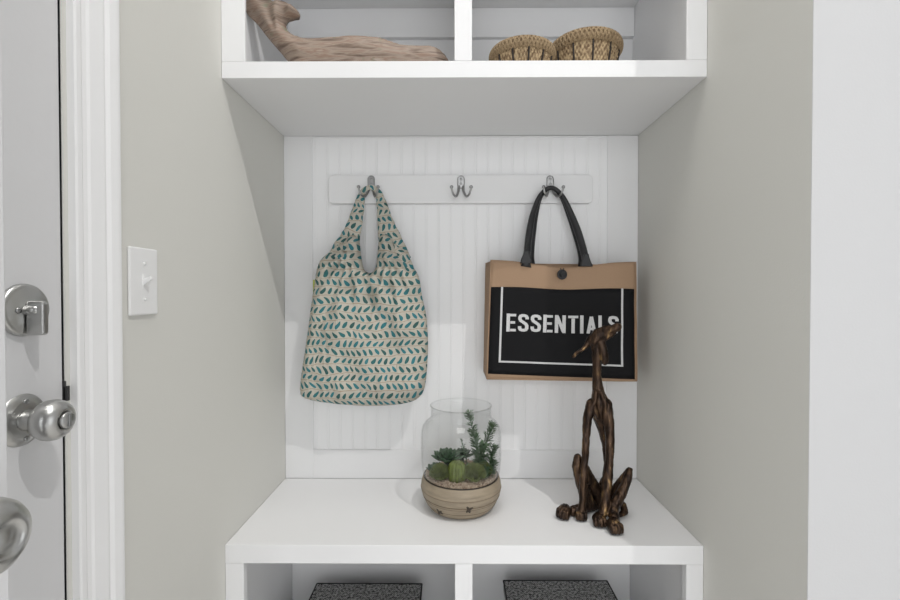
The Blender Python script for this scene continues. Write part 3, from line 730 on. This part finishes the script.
def fuzz(c, rad, n, seed, m, name, flat=.8):
    random.seed(seed); o = MB(); o.ell(c, (rad * .66, rad * .66, rad * .66 * flat))
    for k in range(n):
        d = Vector((random.gauss(0, 1), random.gauss(0, 1), abs(random.gauss(0, 1)))).normalized(); b = c + Vector((d.x, d.y, d.z * flat)) * rad * .6
        o.tube([b, b + d * rad * .62 + Vector((0, 0, random.uniform(0, .004)))], [.0015, .0005], 4)
    o.build(name, m, t)
fuzz(Vector((at(474, 482, -.235).x, -.235, .602)), .027, 700, 8, M['moss'], 'moss_cushion', 1.0)
fuzz(Vector((at(440, 485, -.225).x, -.225, .600)), .024, 560, 9, M['moss'], 'moss_cushion', 1.0)
fuzz(Vector((at(484, 480, -.20).x, -.20, .600)), .020, 400, 10, M['moss'], 'moss_cushion', 1.0)
def sprig(path, n, ln, seed, sx=1):
    random.seed(seed); pts = catmull(path, 10); o = MB().tube(pts, [.0016 - .0008 * i / len(pts) for i in range(len(pts))], 6)
    for k in range(n):
        f = random.uniform(.12, 1); i = min(len(pts) - 2, int(f * (len(pts) - 1))); tg = (pts[i + 1] - pts[i]).normalized(); b = pts[i].lerp(pts[i + 1], random.random())
        d = Vector((random.gauss(0, 1), random.gauss(0, 1), random.gauss(0, 1))); d = (d - tg * d.dot(tg)).normalized(); dv = (d + tg * random.uniform(.2, .9)).normalized()
        L = ln * random.uniform(.7, 1.15) * (1 - .2 * f); side = dv.cross(tg).normalized() * .0019
        e = b + dv * L; mdl = b + dv * L * .72; nn = dv.cross(side).normalized() * .0005
        o.add([b - side * .5, b + side * .5, mdl + side + nn, e, mdl - side + nn, mdl - nn], [(0, 1, 2, 4), (4, 2, 3), (1, 0, 5), (1, 5, 2), (0, 4, 5), (2, 5, 3), (4, 3, 5)])
    o.build('sprig', M['sprig'], t)
G = lambda px, Y: Vector((at(px, 480, Y).x, Y, .590))
sprig([G(479, -.17), at(478, 460, -.175), at(474, 436, -.18), at(468.5, 413, -.18)], 234, 0.023, 11)
sprig([G(477, -.15), at(479, 462, -.155), at(477, 446, -.16), at(473, 430, -.16)], 156, 0.022, 21)
sprig([G(481, -.16), at(482, 462, -.165), at(487, 441, -.17), at(493.0, 425, -.175)], 234, 0.023, 12)
sprig([G(484, -.18), at(488, 470, -.185), at(492, 458, -.185), at(494.0, 446, -.18)], 182, 0.023, 13)
sprig([G(482, -.20), at(488, 479, -.205), at(492, 470, -.205), at(494, 462, -.20)], 156, 0.020, 14)
sprig([G(476, -.19), at(476, 472, -.20), at(480, 456, -.20), at(484, 445, -.20)], 182, 0.022, 15)
sprig([G(487, -.16), at(489, 474, -.17), at(490, 466, -.17), at(491, 452, -.17)], 156, 0.022, 22)
sprig([G(480, -.22), at(482, 480, -.225), at(485, 474, -.225), at(487, 468, -.22)], 130, 0.018, 23)
sprig([G(470, -.16), at(468, 466, -.165), at(464, 452, -.165), at(461.5, 441, -.165)], 55, 0.014, 16)

# ------------------------------------------------------------------ bronze dog
dg = MB()
def J(px, py, Y, r): return (at(px, py, Y), r / 395.0)
CHN = [
    [J(596.5, 345, -.235, 5.6), J(597, 360, -.232, 4.6), J(597, 377, -.228, 4.4), J(598, 390, -.225, 6.0), J(599.5, 401, -.222, 9.0), J(600, 414, -.217, 8.6), J(603.5, 430, -.208, 5.6), J(606.5, 446, -.200, 4.4), J(607.5, 462, -.195, 4.0), J(606.5, 478, -.190, 4.6), J(601, 494, -.188, 8), J(599, 500, -.190, 10)],
    # front legs
    [J(592, 404, -.232, 6.0), J(587.5, 418, -.236, 4.8), J(586, 438, -.240, 3.8), J(585, 458, -.243, 3.6), J(583.5, 480, -.246, 4.0), J(582.5, 500, -.250, 3.6), J(582, 513, -.254, 4.2)],
    [J(606, 404, -.232, 6.2), J(609, 420, -.240, 5.2), J(610, 440, -.246, 4.6), J(609.5, 460, -.252, 4.2), J(607, 482, -.262, 5.2), J(605.5, 500, -.270, 4.4), J(603, 513, -.276, 4.6)],
    # hind left: hip - knee - ankle
    [J(600, 499, -.195, 8.5), J(592, 484, -.205, 6.5), J(584, 468, -.216, 5.2), J(577.5, 457.5, -.222, 4.2), J(576.5, 466, -.224, 4.5), J(579.5, 482, -.222, 4.4), J(584, 496, -.218, 4.8), J(588, 505, -.214, 5)],
    [J(592, 505, -.205, 6), J(583, 508, -.222, 5), J(573, 511, -.236, 5.2)],
    # hind right
    [J(602, 500, -.195, 8.5), J(613, 496, -.215, 6.5), J(621, 484, -.235, 5.6), J(629.5, 470.5, -.250, 3.4), J(628, 478, -.256, 4.2), J(621, 494, -.262, 5.4), J(614.5, 505, -.268, 5.6), J(613, 514, -.285, 5)],
    [J(613, 511, -.275, 5.4), J(614.5, 519, -.298, 5.2)],
    # tail
    [J(606, 505, -.195, 5), J(616, 502, -.205, 4.2), J(623, 505, -.214, 3.8), J(624.5, 512, -.226, 3.6), J(620, 517, -.238, 3.4), J(614, 517, -.246, 3)],
    # head
    [J(594.5, 340, -.235, 7.0), J(599, 335, -.240, 7.2), J(605, 331, -.250, 5.4), J(612, 329.5, -.262, 4.2), J(617.5, 327, -.268, 4.3)],
    [J(600, 339, -.240, 5.0), J(607, 336.5, -.252, 3.4), J(614, 332.5, -.262, 2.8)],
    [J(590, 340, -.232, 4.2), J(586, 346, -.234, 2.6), J(581, 350.5, -.236, 2.0), J(576.5, 353, -.238, 1.8), J(573.5, 356.5, -.239, 1.8)],
    [J(601, 341, -.245, 4.0), J(603.5, 350, -.250, 3.8), J(605, 359, -.250, 4.0), J(605, 363, -.250, 2.8)],
    # brow, sinews on chest
    [J(598, 330.5, -.248, 2.6), J(603, 328.5, -.252, 2.2)],
    [J(596, 392, -.240, 2.5), J(594, 404, -.243, 2.6), J(598, 418, -.236, 2.0)],
    [J(601, 392, -.240, 2.3), J(605, 404, -.243, 2.6), J(605, 424, -.240, 2.2)],
    [J(587.5, 486, -.225, 1.5), J(591, 497, -.222, 1.8), J(596, 508, -.215, 2.0)],
]
for ch_ in CHN: dg.caps(ch_)
def paw(px, py, Yc, ang, k=1.0):
    c = at(px, py, Yc); gz = .5006
    d = Vector((math.sin(ang), -math.cos(ang), 0)); s_ = Vector((d.y * -1, d.x, 0)); R0 = .0165 * k
    base = Vector((c.x, Yc, gz + R0 * .95)); rot = Matrix((s_, d, Vector((0, 0, 1)))).transposed()
    dg.ell(base - d * .004, (.0175 * k, .021 * k, R0), rot)
    for q in (-1.35, -.45, .45, 1.35):
        tp = base + s_ * q * .0092 * k + d * (.013 - abs(q) * .0035) * k + Vector((0, 0, -.002 * k))
        dg.ell(tp, (.0056 * k, .0125 * k, .0135 * k), rot, 12, 8)
    return base
paw(564, 516, -.247, -.55, 1.02)
paw(581, 518, -.256, -.1, .86)
paw(599, 523, -.286, -.1, .92)
paw(614.5, 530, -.318, .1, .98)
# clip anything below the bench surface by lifting it
for i, v in enumerate(dg.v):
    if v.z < .5006: dg.v[i] = Vector((v.x, v.y, .5006))
    else: dg.v[i] = v + Vector((noise.noise(v * 90), noise.noise(v * 90 + Vector((7, 0, 0))), 0)) * .0010
og = Vector((at(598, 520, -.25).x, -.25, .5))
dogo = dg.build('dog_statue', M['bronze'], loc=og)
remesh(dogo, .0019, 2)
nrm = [v.normal.copy() for v in dogo.data.vertices]
for v, n in zip(dogo.data.vertices, nrm):
    p = v.co + og
    if v.co.z > .004:
        v.co += n * (.0011 * noise.noise(Vector((p.x * 150, p.y * 150, p.z * 60))) + .0006 * noise.noise(p * 320))
    if v.co.z < .0003: v.co.z = .0003
tag(dogo, 'slender dark bronze statue of a sitting dog with raised head on the bench', 'statue')

# ------------------------------------------------------------------ carved whale
WY = -.295
ol = [(244.5, -8), (245, 6), (248, 15), (258, 25), (268, 38), (281, 53), (292, 66), (305, 76), (325, 80.0), (360, 80.3), (400, 80.2), (425, 79), (442, 74), (449, 66), (447.5, 59.3), (441.5, 52.5), (432, 47.9), (419.5, 47.5), (401, 46.2), (389, 42), (376.7, 39), (354, 37.6), (335, 38.8), (320, 40), (308, 40), (296, 37), (288, 31), (286, 25), (289.5, 20), (300, 16.3), (295.5, 8.5), (287.5, 3.5), (280, 1.5), (274, 2.5), (270, -1), (265, -8), (258, -14), (249, -17)]
ol = [(p.x, p.z) for p in (at(x, y, WY) for x, y in ol)]
ol = [(p.x, max(p.y, zf + .0004)) for p in catmull([(x, z, 0) for x, z in ol], 4, True)]
def carve(x, z, d):
    ct = at(282, 34, WY); r = .0025 * noise.noise(Vector((x * 18, z * 60, 4)))
    dx, dz = x - ct.x, z - ct.z
    if dz > -.01 and x < ct.x + .03:
        a = math.atan2(dx, dz + .03); r += .0075 * math.sin(a * 14) * min(1, d / .008) * min(1, (dz + .01) / .03)
    return r
def whale_shift(x, z):
    return 0
o = inflate(MB(), ol, .0055, .034, .046, WY, .0025, carve, 1)
wc = at(350, 60, WY)
for i, v in enumerate(o.v):   # taper the flukes thinner than the body
    tt = max(0, min(1, (at(300, 40, WY).x - v.x) / .10)); o.v[i] = Vector((v.x, WY + (v.y - WY) * (1 - .62 * tt), v.z))
wh = fixnormals(o.build('whale_carving', M['wood'], smooth=True, loc=(wc.x, WY, zf)))
tag(wh, 'carved driftwood whale with upturned tail lying in the left upper cubby', 'carving')

# ------------------------------------------------------------------ rush baskets in the upper right cubby
def basket(cx, cy, r, hgt, label, nrib, seed):
    c = Vector((cx, cy, zf)); rimh = .026 * r / .08
    t = thing('woven_basket', label, 'basket', c, 'round baskets in the upper right cubby')
    pr = []
    N = 34; hb = hgt - rimh * .7
    for k in range(N + 1):
        f = k / N; pr.append((r * (.70 + .26 * math.sin(f * PI / 2) ** .8), .0008 + hb * f))
    inn = [(a - .005, max(.006, b)) for a, b in reversed(pr)]
    def wv(th, h, i): return .0016 * math.sin(th * 46 + (PI if i % 4 > 1 else 0)) if i <= N else 0
    MB().lathe([(0, .0006)] + pr + inn + [(0, .006)], c, 230, 'Z', wv).build('basket_wall', M['rush'], t, smooth=True)
    # braided rim: crossing strands wound round the lip
    o = MB(); R0 = r * .955
    o.lathe([(R0 + .0075 * math.cos(a) * r / .08, hgt - rimh / 2 + rimh * .47 * math.sin(a)) for a in [2 * PI * k / 14 for k in range(14)]], c, 90, closed=True)
    rim = o.build('rim', M['rush'], t, smooth=True)
    for q, (tw, ph) in enumerate(((13, 0), (13, PI), (-13, 0), (-13, PI), (13, PI / 2), (-13, PI / 2), (13, -PI / 2), (-13, -PI / 2))):
        pts = []
        for k in range(241):
            th = 2 * PI * k / 240; a = th * tw + ph
            rr = R0 + (.0088 * math.cos(a)) * r / .08; pts.append(c + Vector((rr * math.cos(th), rr * math.sin(th), hgt - rimh / 2 + rimh * .5 * math.sin(a))))
        MB().tube(pts, .0024 * r / .08, 6).build('braid_strand', M['rush'], rim, smooth=True)
    o = MB().lathe([(r * .965 + .0016 * math.cos(a), hb + .001 + .0016 * math.sin(a)) for a in [2 * PI * k / 6 for k in range(6)]], c, 64, closed=True)
    o.build('lower_cord', M['rushdark'], t, smooth=True)
    for k in range(nrib):
        th = -PI / 2 + (k + .0) * 2 * PI / nrib + seed
        MB().tube([c + Vector(((a + .0016) * math.cos(th), (a + .0016) * math.sin(th), b)) for a, b in pr[::3]] + [c + Vector(((r * .965 + .001) * math.cos(th), (r * .965 + .001) * math.sin(th), hb + .003))], .0022, 6).build('rib', M['rushdark'], t, smooth=True)
b1 = at(522, 60, -.277); b2 = at(585, 60, -.227)
basket(b1.x, -.277, .0755, at(522, 34, -.357).z - zf, 'smaller of the two round rush baskets, nearer the middle divider', 12, .07)
basket(b2.x, -.227, .0855, at(588, 25.3, -.318).z - zf, 'larger and taller round rush basket, half behind the smaller one', 11, -.05)

# ------------------------------------------------------------------ storage bins under the bench
def bin_(pxl, pxr, py, label):
    Yb = -.085; a, b = at(pxl, py, Yb), at(pxr, py, Yb); zt = a.z; Yf = -.352; z0 = .0200
    c = Vector(((a.x + b.x) / 2, (Yb + Yf) / 2, z0)); t = thing('storage_bin', label, 'storage bin', c, 'woven bins under the bench')
    def wbox(x0, x1, y0, y1, za, zb):
        o = MB()
        for vs, uv in (([(x0, y0, zb), (x1, y0, zb), (x1, y1, zb), (x0, y1, zb)], 0), ([(x0, y0, za), (x0, y1, za), (x1, y1, za), (x1, y0, za)], 0), ([(x0, y0, za), (x1, y0, za), (x1, y0, zb), (x0, y0, zb)], 1), ([(x1, y1, za), (x0, y1, za), (x0, y1, zb), (x1, y1, zb)], 1), ([(x0, y1, za), (x0, y0, za), (x0, y0, zb), (x0, y1, zb)], 2), ([(x1, y0, za), (x1, y1, za), (x1, y1, zb), (x1, y0, zb)], 2)):
            o.add(vs, [(0, 1, 2, 3)], [((v[0], v[1]) if uv == 0 else (v[0], v[2]) if uv == 1 else (v[1], v[2])) for v in vs])
        return o
    wbox(a.x + .004, b.x - .004, Yf + .004, Yb - .004, z0 + .0005, zt - .030).build('bin_body', M['binweave'], t)
    ld = wbox(a.x, b.x, Yf, Yb, zt - .030, zt).build('lid', M['binweave'], t)
    rc = [(a.x, Yf), (b.x, Yf), (b.x, Yb), (a.x, Yb)]
    for i in range(4):
        p, q = rc[i], rc[(i + 1) % 4]
        MB().tube([(p[0], p[1], zt - .0006), (q[0], q[1], zt - .0006)], .0022, 8).build('piping', M['print'], ld, smooth=True)
    MB().tube(catmull([(c.x - .045, Yf + .004, zt - .07), (c.x - .04, Yf - .004, zt - .085), (c.x + .04, Yf - .004, zt - .085), (c.x + .045, Yf + .004, zt - .07)], 5), .004, 8).build('pull_handle', M['print'], t, smooth=True)
bin_(317, 422, 583.5, 'black and white woven lidded bin in the left cubby under the bench')
bin_(503.5, 607, 580.5, 'black and white woven lidded bin in the right cubby under the bench')
